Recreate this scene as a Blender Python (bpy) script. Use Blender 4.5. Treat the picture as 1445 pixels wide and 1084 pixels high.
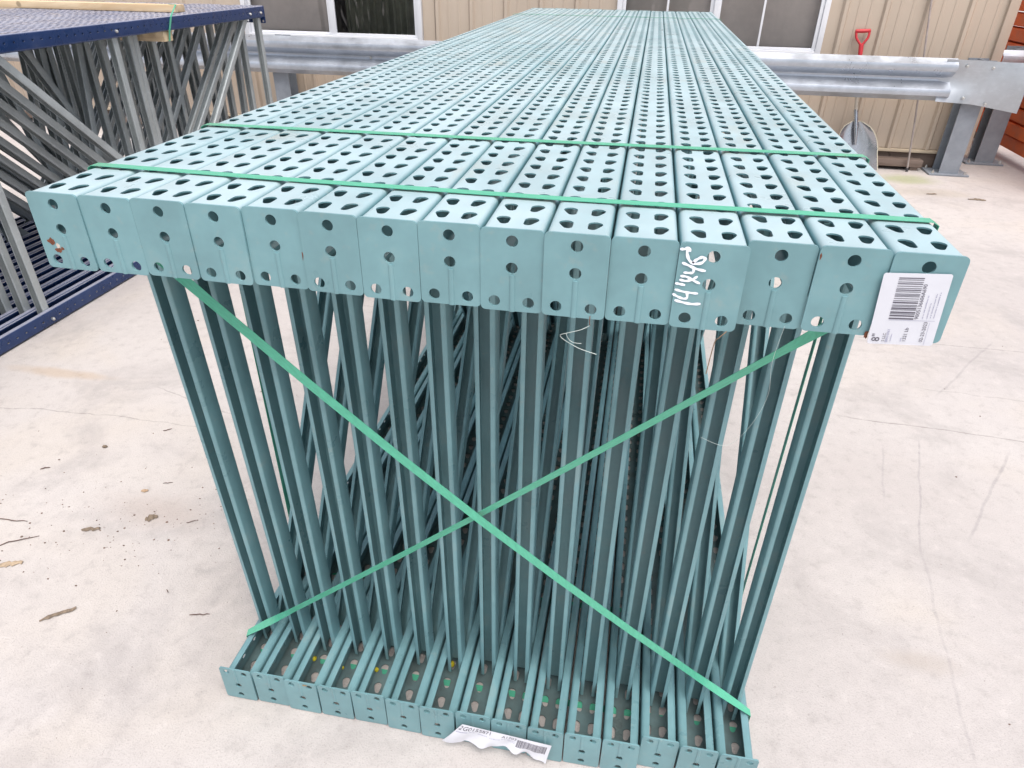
import bpy, bmesh, math, random
from mathutils import Vector, Matrix, noise
from mathutils.geometry import delaunay_2d_cdt

for o in list(bpy.data.objects):
    bpy.data.objects.remove(o)
scene = bpy.context.scene
COL = scene.collection
R = math.radians
rnd = random.Random(7)

# ------------------------------------------------------------------ camera
def cam_basis(pitch, yaw, roll):
    cy, sy, cp, sp = math.cos(yaw), math.sin(yaw), math.cos(pitch), math.sin(pitch)
    fwd = Vector((-sy * cp, cy * cp, -sp)); right = Vector((cy, sy, 0)); up = right.cross(fwd)
    r = right * math.cos(roll) + up * math.sin(roll)
    u = -right * math.sin(roll) + up * math.cos(roll)
    return r, u, fwd
r_, u_, f_ = cam_basis(.5556, .1732, .0157)
cam = bpy.data.cameras.new('camera'); cam.sensor_width = 36; cam.lens = 36 * 964.74 / 1445
cam.clip_start = .02; cam.clip_end = 500
camo = bpy.data.objects.new('camera', cam); COL.objects.link(camo)
camo.matrix_world = Matrix(((r_.x, u_.x, -f_.x, .212), (r_.y, u_.y, -f_.y, -.764), (r_.z, u_.z, -f_.z, 1.4851), (0, 0, 0, 1)))
scene.camera = camo

# ------------------------------------------------------------------ sky and sun (bright overcast)
SUN_EL, SUN_ROT = R(68), R(155)          # rotation measured like the Sky Texture's: 0 = +Y, clockwise seen from above
w = bpy.data.worlds.new('World'); scene.world = w; w.use_nodes = True
nt = w.node_tree; nt.nodes.clear()
sky = nt.nodes.new('ShaderNodeTexSky'); sky.sky_type = 'NISHITA'; sky.sun_disc = False
sky.sun_elevation = SUN_EL; sky.sun_rotation = SUN_ROT
sky.air_density = 1.0; sky.dust_density = 4.0; sky.ozone_density = 1.0
hs = nt.nodes.new('ShaderNodeHueSaturation'); hs.inputs['Saturation'].default_value = .55
bg = nt.nodes.new('ShaderNodeBackground'); bg.inputs['Strength'].default_value = .10
wo = nt.nodes.new('ShaderNodeOutputWorld')
nt.links.new(sky.outputs[0], hs.inputs['Color']); nt.links.new(hs.outputs[0], bg.inputs[0]); nt.links.new(bg.outputs[0], wo.inputs[0])
sl = bpy.data.lights.new('sun', 'SUN'); sl.energy = 1.5; sl.angle = R(50); sl.color = (1, .955, .92)
so = bpy.data.objects.new('sun', sl); COL.objects.link(so)
sd = Vector((math.sin(SUN_ROT) * math.cos(SUN_EL), math.cos(SUN_ROT) * math.cos(SUN_EL), math.sin(SUN_EL)))
so.rotation_euler = sd.to_track_quat('Z', 'Y').to_euler()
vs = scene.view_settings
vs.view_transform = 'Standard'; vs.look = 'None'; vs.gamma = 1; vs.use_curve_mapping = False; vs.exposure = 1.0
scene.cycles.max_bounces = 5; scene.cycles.diffuse_bounces = 3; scene.cycles.glossy_bounces = 3; scene.cycles.transparent_max_bounces = 8

# ------------------------------------------------------------------ helpers
def obj(name, me, mat=None, parent=None, loc=None):
    o = bpy.data.objects.new(name, me); COL.objects.link(o)
    if mat is not None and me is not None and not me.materials: me.materials.append(mat)
    if parent is not None: o.parent = parent
    if loc is not None: o.location = loc
    return o
def tag(o, label, cat, group=None):
    o['label'] = label; o['category'] = cat
    if group: o['group'] = group
    return o
def thing(name, label, cat, loc=(0, 0, 0), group=None):
    o = obj(name, None, loc=loc); o.empty_display_size = .05
    return tag(o, label, cat, group)
def struct(o): o['kind'] = 'structure'; return o
def mesh(name, verts, faces, smooth=None):
    me = bpy.data.meshes.new(name); me.from_pydata([tuple(v) for v in verts], [], faces); me.update()
    if smooth is not None: shade(me, smooth)
    return me
def shade(me, ang):
    me.polygons.foreach_set('use_smooth', [True] * len(me.polygons)); me.set_sharp_from_angle(angle=R(ang)); me.update()
def bm_mesh(name, bm, smooth=None):
    me = bpy.data.meshes.new(name); bm.to_mesh(me); bm.free()
    if smooth is not None: shade(me, smooth)
    return me
def box_bm(bm, x0, x1, y0, y1, z0, z1, bev=0):
    r = bmesh.ops.create_cube(bm, size=1)
    for v in r['verts']:
        v.co = Vector(((x0 + x1) / 2 + v.co.x * (x1 - x0), (y0 + y1) / 2 + v.co.y * (y1 - y0), (z0 + z1) / 2 + v.co.z * (z1 - z0)))
    if bev:
        es = {e for v in r['verts'] for e in v.link_edges}
        bmesh.ops.bevel(bm, geom=list(es), offset=bev, segments=2, profile=.6, affect='EDGES')
def box(name, x0, x1, y0, y1, z0, z1, bev=0):
    bm = bmesh.new(); box_bm(bm, x0, x1, y0, y1, z0, z1, bev)
    return bm_mesh(name, bm, 40 if bev else None)
def solidified(name, verts, faces, t, offset=-1, smooth=35, merge=1e-5):
    bm = bmesh.new()
    vv = [bm.verts.new(v) for v in verts]
    for f in faces:
        try: bm.faces.new([vv[i] for i in f])
        except ValueError: pass
    bmesh.ops.remove_doubles(bm, verts=bm.verts, dist=merge)
    bmesh.ops.recalc_face_normals(bm, faces=bm.faces) if offset == 9 else None
    me = bpy.data.meshes.new(name + '_sheet'); bm.to_mesh(me); bm.free()
    t_o = bpy.data.objects.new('tmp', me); COL.objects.link(t_o)
    m = t_o.modifiers.new('s', 'SOLIDIFY'); m.thickness = t; m.offset = offset; m.use_even_offset = False
    dg = bpy.context.evaluated_depsgraph_get()
    out = bpy.data.meshes.new_from_object(t_o.evaluated_get(dg), depsgraph=dg)
    bpy.data.objects.remove(t_o); bpy.data.meshes.remove(me)
    out.name = name; shade(out, smooth)
    return out
def tube(name, pts, rad, n=6, taper=None, cap=True):
    pts = [Vector(p) for p in pts]; verts = []; faces = []
    for i, p in enumerate(pts):
        d = (pts[min(i + 1, len(pts) - 1)] - pts[max(i - 1, 0)]).normalized()
        a = d.cross(Vector((.13, .31, .95))).normalized(); b = d.cross(a)
        rr = rad if taper is None else rad * taper[i]
        for k in range(n):
            t = 2 * math.pi * k / n; verts.append(p + (a * math.cos(t) + b * math.sin(t)) * rr)
    for i in range(len(pts) - 1):
        for k in range(n):
            faces.append((i * n + k, i * n + (k + 1) % n, (i + 1) * n + (k + 1) % n, (i + 1) * n + k))
    if cap: faces += [tuple(range(n - 1, -1, -1)), tuple((len(pts) - 1) * n + k for k in range(n))]
    return mesh(name, verts, faces, 60)
def inside(p, poly):
    c = False; n = len(poly); j = n - 1
    for i in range(n):
        if (poly[i][1] > p[1]) != (poly[j][1] > p[1]) and p[0] < (poly[j][0] - poly[i][0]) * (p[1] - poly[i][1]) / (poly[j][1] - poly[i][1]) + poly[i][0]: c = not c
        j = i
    return c
def fill(outer, holes):
    """triangulate outline minus holes -> 2D verts, faces (counter-clockwise)"""
    vs_, es = [], []
    for loop in [outer] + holes:
        b = len(vs_); vs_ += [Vector(p) for p in loop]
        es += [(b + i, b + (i + 1) % len(loop)) for i in range(len(loop))]
    v2, e2, f2, *_ = delaunay_2d_cdt(vs_, es, [], 0, 1e-7)
    out = []
    for f in f2:
        c = sum((v2[i] for i in f), Vector((0, 0))) / len(f)
        if inside(c, outer) and not any(inside(c, h) for h in holes):
            a, b, d = (v2[i] for i in f[:3])
            out.append(tuple(f) if (b - a).cross(d - a) > 0 else tuple(reversed(f)))
    return [tuple(v) for v in v2], out
def circle(cx, cy, rx, ry=None, n=12, a0=0):
    ry = ry or rx
    return [(cx + rx * math.cos(a0 + 2 * math.pi * k / n), cy + ry * math.sin(a0 + 2 * math.pi * k / n)) for k in range(n)]
def rrect(x0, x1, y0, y1, r, n=4):
    p = []
    for cx, cy, a in ((x1 - r, y1 - r, 0), (x0 + r, y1 - r, 90), (x0 + r, y0 + r, 180), (x1 - r, y0 + r, 270)):
        for k in range(n + 1):
            t = R(a + 90 * k / n); p.append((cx + r * math.cos(t), cy + r * math.sin(t)))
    return p
def copy_of(o, parent, name=None):
    c = o.copy(); COL.objects.link(c); c.parent = parent
    return c

# ------------------------------------------------------------------ materials
class NT:
    def __init__(s, name):
        s.m = bpy.data.materials.new(name); s.m.use_nodes = True; s.t = s.m.node_tree; s.t.nodes.clear()
        s.out = s.t.nodes.new('ShaderNodeOutputMaterial'); s.b = s.t.nodes.new('ShaderNodeBsdfPrincipled')
        s.t.links.new(s.b.outputs[0], s.out.inputs[0])
        s.geo = s.t.nodes.new('ShaderNodeNewGeometry'); s.pos = s.geo.outputs['Position']
    def n(s, typ, **kw):
        nd = s.t.nodes.new('ShaderNode' + typ)
        for k, v in kw.items(): setattr(nd, k, v)
        return nd
    def link(s, a, b): s.t.links.new(a, b)
    def put(s, sock, v):
        if hasattr(v, 'is_linked'): s.link(v, sock)
        else: sock.default_value = v
    def noise(s, scale, detail=4, rough=.6, vec=None, stretch=None, dist=0):
        nd = s.n('TexNoise'); nd.inputs['Scale'].default_value = scale; nd.inputs['Detail'].default_value = detail
        nd.inputs['Roughness'].default_value = rough; nd.inputs['Distortion'].default_value = dist
        v = vec or s.pos
        if stretch:
            mp = s.n('Mapping'); mp.inputs['Scale'].default_value = stretch; s.link(v, mp.inputs['Vector']); v = mp.outputs[0]
        s.link(v, nd.inputs['Vector']); return nd.outputs['Fac']
    def ramp(s, f, a, b, lo=0, hi=1):
        nd = s.n('MapRange'); nd.interpolation_type = 'SMOOTHSTEP'
        s.link(f, nd.inputs['Value']); nd.inputs['From Min'].default_value = a; nd.inputs['From Max'].default_value = b
        nd.inputs['To Min'].default_value = lo; nd.inputs['To Max'].default_value = hi; return nd.outputs[0]
    def math(s, op, a, b=0):
        nd = s.n('Math', operation=op); s.put(nd.inputs[0], a); s.put(nd.inputs[1], b); return nd.outputs[0]
    def mix(s, f, a, b, mode='MIX'):
        nd = s.n('Mix', data_type='RGBA', blend_type=mode)
        s.put(nd.inputs['Factor'], f)
        s.put(nd.inputs['A'] if False else nd.inputs[6], a if hasattr(a, 'is_linked') else (*a, 1) if len(a) == 3 else a)
        s.put(nd.inputs[7], b if hasattr(b, 'is_linked') else (*b, 1) if len(b) == 3 else b)
        return nd.outputs[2]
    def bump(s, h, strength=.2, dist=.002):
        nd = s.n('Bump'); nd.inputs['Strength'].default_value = strength; nd.inputs['Distance'].default_value = dist
        s.link(h, nd.inputs['Height']); s.link(nd.outputs[0], s.b.inputs['Normal'])
    def set(s, **kw):
        for k, v in kw.items(): s.put(s.b.inputs[k.replace('_', ' ')], (*v, 1) if isinstance(v, tuple) and len(v) == 3 else v)
        return s

def paint(name, col, dirt, rough=.38, vary=.10, dust_skylight=.0, dust_skylight_col=(.60, .60, .57), grime=0):
    m = NT(name)
    a = m.noise(9, 4, .65); b = m.noise(60, 2, .6)
    base = m.mix(m.ramp(a, .3, .7), tuple(x * (1 - vary) for x in col), tuple(min(1, x * (1 + vary)) for x in col))
    oi = m.n('ObjectInfo')
    base = m.mix(m.ramp(oi.outputs['Random'], 0, 1, 0, .14), base, tuple(x * .62 for x in col))
    base = m.mix(m.ramp(a, .56, .74, 0, .22), base, dirt)
    base = m.mix(m.ramp(b, .60, .76, 0, .16), base, dirt)
    if dust_skylight:      # dusty film plus sky brightness painted on what faces up, thinner in patches
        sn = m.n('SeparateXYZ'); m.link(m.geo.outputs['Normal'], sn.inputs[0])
        k = m.math('MULTIPLY', m.ramp(sn.outputs[2], .25, .95), m.ramp(m.noise(3.5, 4, .6, stretch=(1, .5, 1)), .25, .65, dust_skylight * .65, dust_skylight))
        base = m.mix(k, base, dust_skylight_col)
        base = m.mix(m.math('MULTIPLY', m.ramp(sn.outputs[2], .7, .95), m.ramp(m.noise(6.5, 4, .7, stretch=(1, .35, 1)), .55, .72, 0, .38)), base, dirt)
    if grime:     # washed-in dirt lying in the trough of the column
        sp = m.n('SeparateXYZ'); m.link(m.pos, sp.inputs[0])
        base = m.mix(m.math('MULTIPLY', m.ramp(sp.outputs[2], .020, .008), m.ramp(a, .25, .7, grime, grime * .6)), base, (.085, .080, .070))
    m.set(Base_Color=base, Roughness=m.ramp(a, .3, .75, rough - .07, rough + .22))
    m.b.inputs['Specular IOR Level'].default_value = .5
    return m.m
TEAL = paint('teal_enamel', (.168, .315, .340), (.34, .33, .28), .33)
TEALLOW = paint('teal_enamel_with_grime', (.168, .315, .340), (.34, .33, .28), .33, grime=.75)
TEALTOP = paint('weathered_skylit_teal_enamel', (.155, .305, .335), (.40, .37, .29), .33, dust_skylight=.60, dust_skylight_col=(.58, .67, .70))  # paler copy for the top columns: weathering plus skylight whitening painted in
BLUE = paint('dark_blue_enamel', (.010, .036, .130), (.10, .12, .18), .26, dust_skylight=.62, dust_skylight_col=(.56, .56, .62))  # pale lilac sky reflection on up-facing sides painted into the colour
ORANGE = paint('orange_enamel', (.86, .17, .04), (.70, .25, .10), .42)

def galv(name, col, rough=.42, metal=.75, sc=26):
    m = NT(name)
    v = m.n('TexVoronoi'); v.inputs['Scale'].default_value = sc * 4; m.link(m.pos, v.inputs['Vector'])
    sp = m.math('MULTIPLY', v.outputs['Distance'], .8)
    a = m.noise(5, 5, .65); b = m.noise(40, 4, .7, stretch=(.25, 1, 1))
    base = m.mix(m.ramp(a, .3, .7), tuple(x * .8 for x in col), col)
    base = m.mix(m.ramp(b, .5, .75, 0, .35), base, tuple(min(1, x * 1.25) for x in col))
    base = m.mix(m.ramp(sp, .1, .5, 0, .18), base, tuple(x * .7 for x in col))
    m.set(Base_Color=base, Metallic=metal, Roughness=m.ramp(a, .3, .7, rough - .08, rough + .15))
    m.bump(m.noise(90, 3, .6), .05, .001)
    return m.m
GALV = galv('galvanized_steel', (.46, .49, .52))
RAILGALV = galv('weathered_galvanized_rail', (.52, .56, .62), .34, .7, 8)
BRACEGALV = galv('galvanized_brace_steel', (.47, .51, .52), .38, .25)
ALU = galv('scratched_aluminium', (.50, .52, .56), .22, .9, 40)

def plain(name, col, rough=.5, vary=.15, sc=14, metal=0, spec=.5, stretch=None, bump=0):
    m = NT(name); a = m.noise(sc, 5, .65, stretch=stretch)
    m.set(Base_Color=m.mix(m.ramp(a, .25, .75), tuple(x * (1 - vary) for x in col), tuple(min(1, x * (1 + vary)) for x in col)), Roughness=rough, Metallic=metal)
    m.b.inputs['Specular IOR Level'].default_value = spec
    if bump: m.bump(m.noise(sc * 6, 4, .6, stretch=stretch), bump, .002)
    return m.m
POSTGREY = plain('grey_painted_post', (.24, .265, .30), .5, .12, 10)
STRAP = plain('green_polyester_strap', (.095, .435, .285), .24, .12, 60, bump=.05, stretch=(1, 20, 1))
WHITE = plain('white_vinyl', (.78, .79, .82), .35, .03, 8)
PAPER = plain('white_label_paper', (.64, .65, .70), .45, .03, 40)
INK = plain('label_ink', (.10, .09, .12), .6, .1, 30)
INKFINE = plain('faded_label_ink', (.34, .34, .46), .6, .1, 30)
MARKER = plain('white_paint_marker', (.82, .85, .93), .4, .04, 80)
REDP = plain('red_plastic', (.55, .035, .045), .35, .08, 40)
RUST = plain('rust', (.17, .055, .025), .8, .5, 160, bump=.3)
PRIMER = plain('bare_scuffed_patch', (.52, .46, .40), .7, .2, 120)
YELLOW = plain('yellow_plastic', (.72, .60, .03), .45, .1, 60)
DARKMETAL = plain('dark_steel', (.055, .05, .055), .5, .2, 30)
BOLT = plain('zinc_bolt', (.62, .62, .60), .3, .1, 60, metal=.8)
DRYLEAF = plain('dry_bark', (.19, .145, .105), .85, .4, 90, bump=.4)
TWIG = plain('twig_wood', (.13, .085, .07), .85, .35, 120, bump=.3)
THREADM = plain('pale_thread', (.55, .62, .58), .7, .1, 90)
TAN = None
def tan_mat():
    m = NT('tan_painted_siding'); a = m.noise(1.6, 4, .6, stretch=(1, 1, .35)); b = m.noise(18, 4, .7, stretch=(1, 1, .2)); c = m.noise(90, 3, .6)
    base = m.mix(m.ramp(a, .3, .7), (.49, .405, .325), (.545, .455, .365))
    base = m.mix(m.ramp(b, .55, .8, 0, .3), base, (.42, .32, .24))
    m.set(Base_Color=base, Roughness=.45); m.bump(c, .03, .001); return m.m
TAN = tan_mat()
def wood_mat(name, c0, c1, stretch):
    m = NT(name); a = m.noise(14, 6, .7, stretch=stretch, dist=.6); k = m.noise(7, 2, .5)
    base = m.mix(m.ramp(a, .35, .65), c0, c1)
    base = m.mix(m.ramp(k, .70, .74, 0, .7), base, tuple(x * .35 for x in c0))
    m.set(Base_Color=base, Roughness=.75); m.bump(a, .2, .002); return m.m
PINE = wood_mat('pine_timber', (.58, .42, .25), (.72, .57, .38), (.12, 1.6, 1.6))
OLDWOOD = wood_mat('weathered_timber', (.12, .085, .065), (.20, .15, .125), (.1, 2, 2))
YARDSTRIPE = plain('olive_reflection_tone', (.20, .21, .16), .8, .3, 6)  # olive stripes of the reflected yard, given as a surface colour
INTERIOR = plain('dim_interior', (.42, .36, .33), .8, .2, 3)
YARDTONE = plain('brown_grey_reflection_tone', (.74, .66, .62), .7, .15, 2.5)  # tone standing in for yard reflections in the panes

def glass_mat():
    m = NT('window_glass'); t = m.t
    tr = m.n('BsdfTransparent'); tr.inputs[0].default_value = (.90, .90, .88, 1)
    gl = m.n('BsdfGlossy'); gl.inputs['Roughness'].default_value = .015; gl.inputs[0].default_value = (.9, .9, .92, 1)
    fr = m.n('Fresnel'); fr.inputs[0].default_value = 1.5
    mx = m.n('MixShader'); m.link(m.math('MULTIPLY', fr.outputs[0], 1.7), mx.inputs[0]); m.link(tr.outputs[0], mx.inputs[1]); m.link(gl.outputs[0], mx.inputs[2])
    m.link(mx.outputs[0], m.out.inputs[0]); return m.m
GLASS = glass_mat()

def ground_mat():
    m = NT('worn_concrete')
    big = m.noise(.55, 2, .55); med = m.noise(2.6, 5, .65, dist=.6); fine = m.noise(22, 5, .7); grit = m.noise(240, 2, .7)
    sepx = m.n('SeparateXYZ'); m.link(m.pos, sepx.inputs[0])
    warm = m.noise(1.1, 3, .6, dist=.8)
    base = m.mix(m.ramp(big, .3, .7), (.465, .428, .412), (.53, .494, .473))
    base = m.mix(m.ramp(warm, .48, .72, 0, .55), base, (.53, .475, .42))
    base = m.mix(m.ramp(med, .46, .72, 0, .62), base, (.36, .33, .32))
    base = m.mix(m.ramp(fine, .50, .72, 0, .5), base, (.35, .318, .305))
    base = m.mix(m.ramp(fine, .48, .25, 0, .40), base, (.60, .555, .53))
    speck = m.noise(75, 2, .6)
    base = m.mix(m.ramp(speck, .70, .76, 0, .55), base, (.24, .20, .18))
    base = m.mix(m.ramp(grit, .50, .75, 0, .50), base, (.27, .245, .235))
    # moss film in front of the wall
    def spot(cx, cy, rx, ry, soft=.5):
        x = m.math('DIVIDE', m.math('SUBTRACT', sepx.outputs[0], cx), rx); y = m.math('DIVIDE', m.math('SUBTRACT', sepx.outputs[1], cy), ry)
        d = m.math('SQRT', m.math('ADD', m.math('MULTIPLY', x, x), m.math('MULTIPLY', y, y)))
        d = m.math('ADD', d, m.math('MULTIPLY', m.math('SUBTRACT', med, .5), 1.6))
        return m.ramp(d, 1, 1 - soft, 0, 1)
    base = m.mix(m.math('MULTIPLY', spot(2.38, 5.36, .34, .22, .8), .55), base, (.26, .30, .11))
    base = m.mix(m.math('MULTIPLY', spot(2.45, 5.0, .45, .2, .7), .35), base, (.34, .29, .21))
    base = m.mix(m.math('MULTIPLY', spot(-2.02, 1.30, .36, .045, .8), .38), base, (.42, .28, .15))
    base = m.mix(m.math('MULTIPLY', spot(-1.15, .62, .30, .12, .9), .35), base, (.34, .26, .22))
    base = m.mix(m.math('MULTIPLY', spot(1.03, .50, .12, .05, .8), .35), base, (.36, .30, .25))
    base = m.mix(m.math('MULTIPLY', spot(1.35, 1.2, .9, .35, .9), .12), base, (.33, .28, .26))
    # cracks, joints and tyre scuffs: thin lines with a wobble
    wob = m.math('MULTIPLY', m.math('SUBTRACT', m.noise(3.2, 4, .6), .5), .10)
    def seg(a, b, wd, amt, col, wb=1.0):
        nonlocal base
        ax, ay = a; dx, dy = b[0] - ax, b[1] - ay; L = math.hypot(dx, dy); dx /= L; dy /= L
        X = m.math('SUBTRACT', sepx.outputs[0], ax); Y = m.math('SUBTRACT', sepx.outputs[1], ay)
        t = m.math('ADD', m.math('MULTIPLY', X, dx), m.math('MULTIPLY', Y, dy))
        d = m.math('ADD', m.math('MULTIPLY', X, -dy), m.math('MULTIPLY', Y, dx))
        d = m.math('ABSOLUTE', m.math('ADD', d, m.math('MULTIPLY', wob, wb)))
        k = m.math('MULTIPLY', m.ramp(d, wd, wd * .25), m.math('MULTIPLY', m.ramp(t, -.03, .06), m.ramp(t, L + .03, L - .06)))
        k = m.math('MULTIPLY', k, m.ramp(fine, .30, .6, amt * .35, amt))
        base = m.mix(k, base, col)
    dk = (.20, .175, .165); sc = (.27, .245, .25)
    seg((.95, 2.335), (6, 2.31), .005, .6, dk, .2)
    seg((1.09, 1.615), (3.2, 1.50), .005, .6, dk, .5)
    seg((1.45, 1.90), (3.4, 1.80), .005, .35, dk, .6)
    seg((1.93, 2.41), (1.51, 1.85), .007, .35, sc, .35)
    seg((1.341, 1.515), (1.165, .9), .005, .45, sc, .4)
    seg((1.165, .9), (1.08, .24), .006, .28, sc, .4)
    seg((1.637, 1.49), (1.33, .99), .007, .42, sc, .4)
    seg((1.20, 1.45), (1.12, 1.12), .005, .3, sc, .4)
    seg((2.62, 5.1), (3.6, 3.6), .008, .3, sc, .6)
    seg((-2.3, 1.02), (-1.25, 1.08), .004, .5, dk, .8)
    seg((-1.6, 1.28), (-1.2, 1.16), .004, .55, dk, .5)
    seg((.2, 2.0), (-1.2, 2.2), .004, .3, dk, .8)
    m.set(Base_Color=base, Roughness=m.ramp(med, .3, .7, .62, .82))
    m.b.inputs['Specular IOR Level'].default_value = .35
    h = m.math('ADD', m.math('MULTIPLY', fine, .6), m.math('MULTIPLY', grit, .5)); m.bump(h, .5, .004)
    return m.m

# ------------------------------------------------------------------ ground
gm = mesh('ground', [(-60, -60, 0), (60, -60, 0), (60, 60, 0), (-60, 60, 0)], [(0, 1, 2, 3)])
struct(obj('ground', gm, ground_mat()))

# ------------------------------------------------------------------ building with siding and windows
WY = 5.80; PITCH = .3048
bld = thing('building', 'tan ribbed metal building with white framed windows behind the guardrail', 'building', (0, WY, 0))
def siding(z0, z1):
    prof = [(0, .0), (.012, -.024), (.034, -.024), (.050, 0), (.115, 0), (.119, -.004), (.131, -.004), (.135, 0), (.205, 0), (.209, -.004), (.221, -.004), (.225, 0), (PITCH - .003, 0)]
    v, f = [], []
    for x, y in prof: v += [(x, y, z0), (x, y, z1)]
    for i in range(len(prof) - 1): f.append((2 * i, 2 * i + 2, 2 * i + 3, 2 * i + 1))
    return solidified('siding_panel', v, f, .0025, 1, 25)
full, low, high = siding(.155, 3.0), siding(.155, .84), siding(1.95, 3.0)
nrib = 0; x = 2.902 - PITCH * 41
WINS = [(-3.49, -1.787), (-.094, 1.583)]
while x < 2.62:
    inwin = any(a - .02 < x + PITCH / 2 < b + .02 for a, b in WINS)
    for me in ((low, high) if inwin else (full,)):
        obj('siding_panel', me, TAN, bld, (x, 0, 0))
    x += PITCH
# filler strips beside the windows, so that the openings are closed up to the frames
for a, b in WINS:
    for e, s in ((a, -1), (b, 1)):
        obj('trim', box('trim', e + (s * .002 if s > 0 else -.11), e + (.11 if s > 0 else -.002), .004, .02, .84, 1.95), TAN, bld)
obj('corner_trim', box('corner_trim', 2.872, 2.945, -.034, .06, .13, 3.0, .004), TAN, bld)
obj('side_wall', box('side_wall', 2.86, 2.93, .062, 9, .13, 3.0), TAN, bld)
obj('base_flashing', box('base_flashing', -9.5, 2.87, -.045, .03, .130, .152, .004), plain('pale_flashing', (.55, .46, .34), .5, .08), bld)
obj('sill_plate', box('sill_plate', -9.5, 2.87, -.02, .05, .0, .128), OLDWOOD, bld)
obj('kick_board', box('kick_board', -9.5, 2.585, -.135, -.03, .030, .088, .006), OLDWOOD, bld)
for x in (-6, -3.2, -.4, 1.4, 2.5): obj('support_block', box('support_block', x, x + .06, -.12, -.04, .001, .029), OLDWOOD, bld)
obj('roof', box('roof', -10, 2.99, -.35, 9, 3.0, 3.12), plain('roof_metal', (.3, .27, .24), .5), bld)
# dim room behind the openings
room = bmesh.new()
for a in ((-3.9, -3.86, .03, 2.6, .4, 2.4), (1.95, 1.99, .03, 2.6, .4, 2.4), (-3.9, 1.99, 2.6, 2.64, .4, 2.4), (-3.9, 1.99, .03, 2.6, .36, .4), (-3.9, 1.99, .03, 2.6, 2.4, 2.44)):
    box_bm(room, *a)
obj('room', bm_mesh('room', room), INTERIOR, bld)
def window(x0, x1, meets, muntins):
    root = obj('window', None, parent=bld)
    z0, z1 = .848, 1.93
    # outer frame: four members
    F = lambda n, *a: obj(n, box(n, *a, .003), WHITE, root)
    F('window_frame', x0, x0 + .042, -.035, .045, z0, z1); F('window_frame', x1 - .042, x1, -.035, .045, z0, z1)
    F('window_frame', x0 + .043, x1 - .043, -.035, .045, z0, z0 + .030); F('window_frame', x0 + .043, x1 - .043, -.035, .045, z1 - .03, z1)
    m0, m1 = meets; mm = (m0 + m1) / 2
    for (a, b, yy) in ((x0 + .043, mm + .012, .012), (mm - .012, x1 - .043, -.018)):
        st = .034
        lo, hi = (a, a + st - .006), (b - st - .02, b)
        if yy < 0: lo, hi = (a, a + st + .02), (b - st + .006, b)
        F('sash', lo[0], lo[1], yy, yy + .026, z0 + .031, z1 - .031); F('sash', hi[0], hi[1], yy, yy + .026, z0 + .031, z1 - .031)
        F('sash', lo[1], hi[0], yy + .001, yy + .025, z0 + .031, z0 + .052); F('sash', lo[1], hi[0], yy + .001, yy + .025, z1 - .052, z1 - .031)
        obj('pane', mesh('pane', [(lo[1], yy + .014, z0 + .052), (hi[0], yy + .014, z0 + .052), (hi[0], yy + .014, z1 - .052), (lo[1], yy + .014, z1 - .052)], [(0, 1, 2, 3)]), GLASS, root)
        for q in muntins:
            if lo[1] < q < hi[0]: F('muntin', q - .009, q + .009, yy + .004, yy + .012, z0 + .053, z1 - .053)
    return root
window(WINS[0][0], WINS[0][1], (-2.69, -2.584), ())
window(WINS[1][0], WINS[1][1], (.637, .771), (.32, 1.085))
for a_, b_ in ((-3.45, -2.64), (-.05, 1.55)):
    obj('reflection_panel', box('reflection_panel', a_, b_, .10, .106, .7, 2.0), YARDTONE, bld)  # added panels behind the glass, lightening the panes in place of reflections
# added pleated sheet imitating yard reflections in the left window's right half
v, f = [], []
for i in range(61):
    xx = -2.56 + .74 * i / 60; yy = .16 + .022 * math.sin(i * 1.25) + .008 * math.sin(i * .37)
    v += [(xx, yy, .7), (xx, yy + .005, 2.0)]
    if i: f.append((2 * i - 2, 2 * i, 2 * i + 1, 2 * i - 1))
obj('reflection_pleats', mesh('reflection_pleats', v, f, 60), YARDSTRIPE, bld)

# ------------------------------------------------------------------ guardrail
def wbeam(x0, x1, yf, n=2, dz=0):
    """W-beam: crest towards -y; z from .583 to .885"""
    pr = [(.060, .0), (.052, .006), (.020, .030), (.004, .040), (0, .055), (0, .075), (.006, .090), (.060, .122), (.078, .140), (.081, .1524)]
    pr = pr + [(a, .3048 - b) for a, b in reversed(pr[:-1])]
    v, f = [], []
    for i in range(n):
        xx = x0 + (x1 - x0) * i / (n - 1)
        for a, b in pr: v.append((xx, yf + a, .581 + b + dz))
    k = len(pr)
    for i in range(n - 1):
        for j in range(k - 1): f.append((i * k + j, (i + 1) * k + j, (i + 1) * k + j + 1, i * k + j + 1))
    return solidified('rail', v, f, .0032, -1, 22)
def bolt_mesh(r=.012, h=.012):
    bm = bmesh.new(); bmesh.ops.create_cone(bm, cap_ends=True, segments=6, radius1=r, radius2=r * .92, depth=h)
    bmesh.ops.create_uvsphere(bm, u_segments=8, v_segments=4, radius=r * .62, matrix=Matrix.Translation((0, 0, h * .5)))
    return bm_mesh('bolt', bm, 40)
BOLTM = bolt_mesh()
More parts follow.
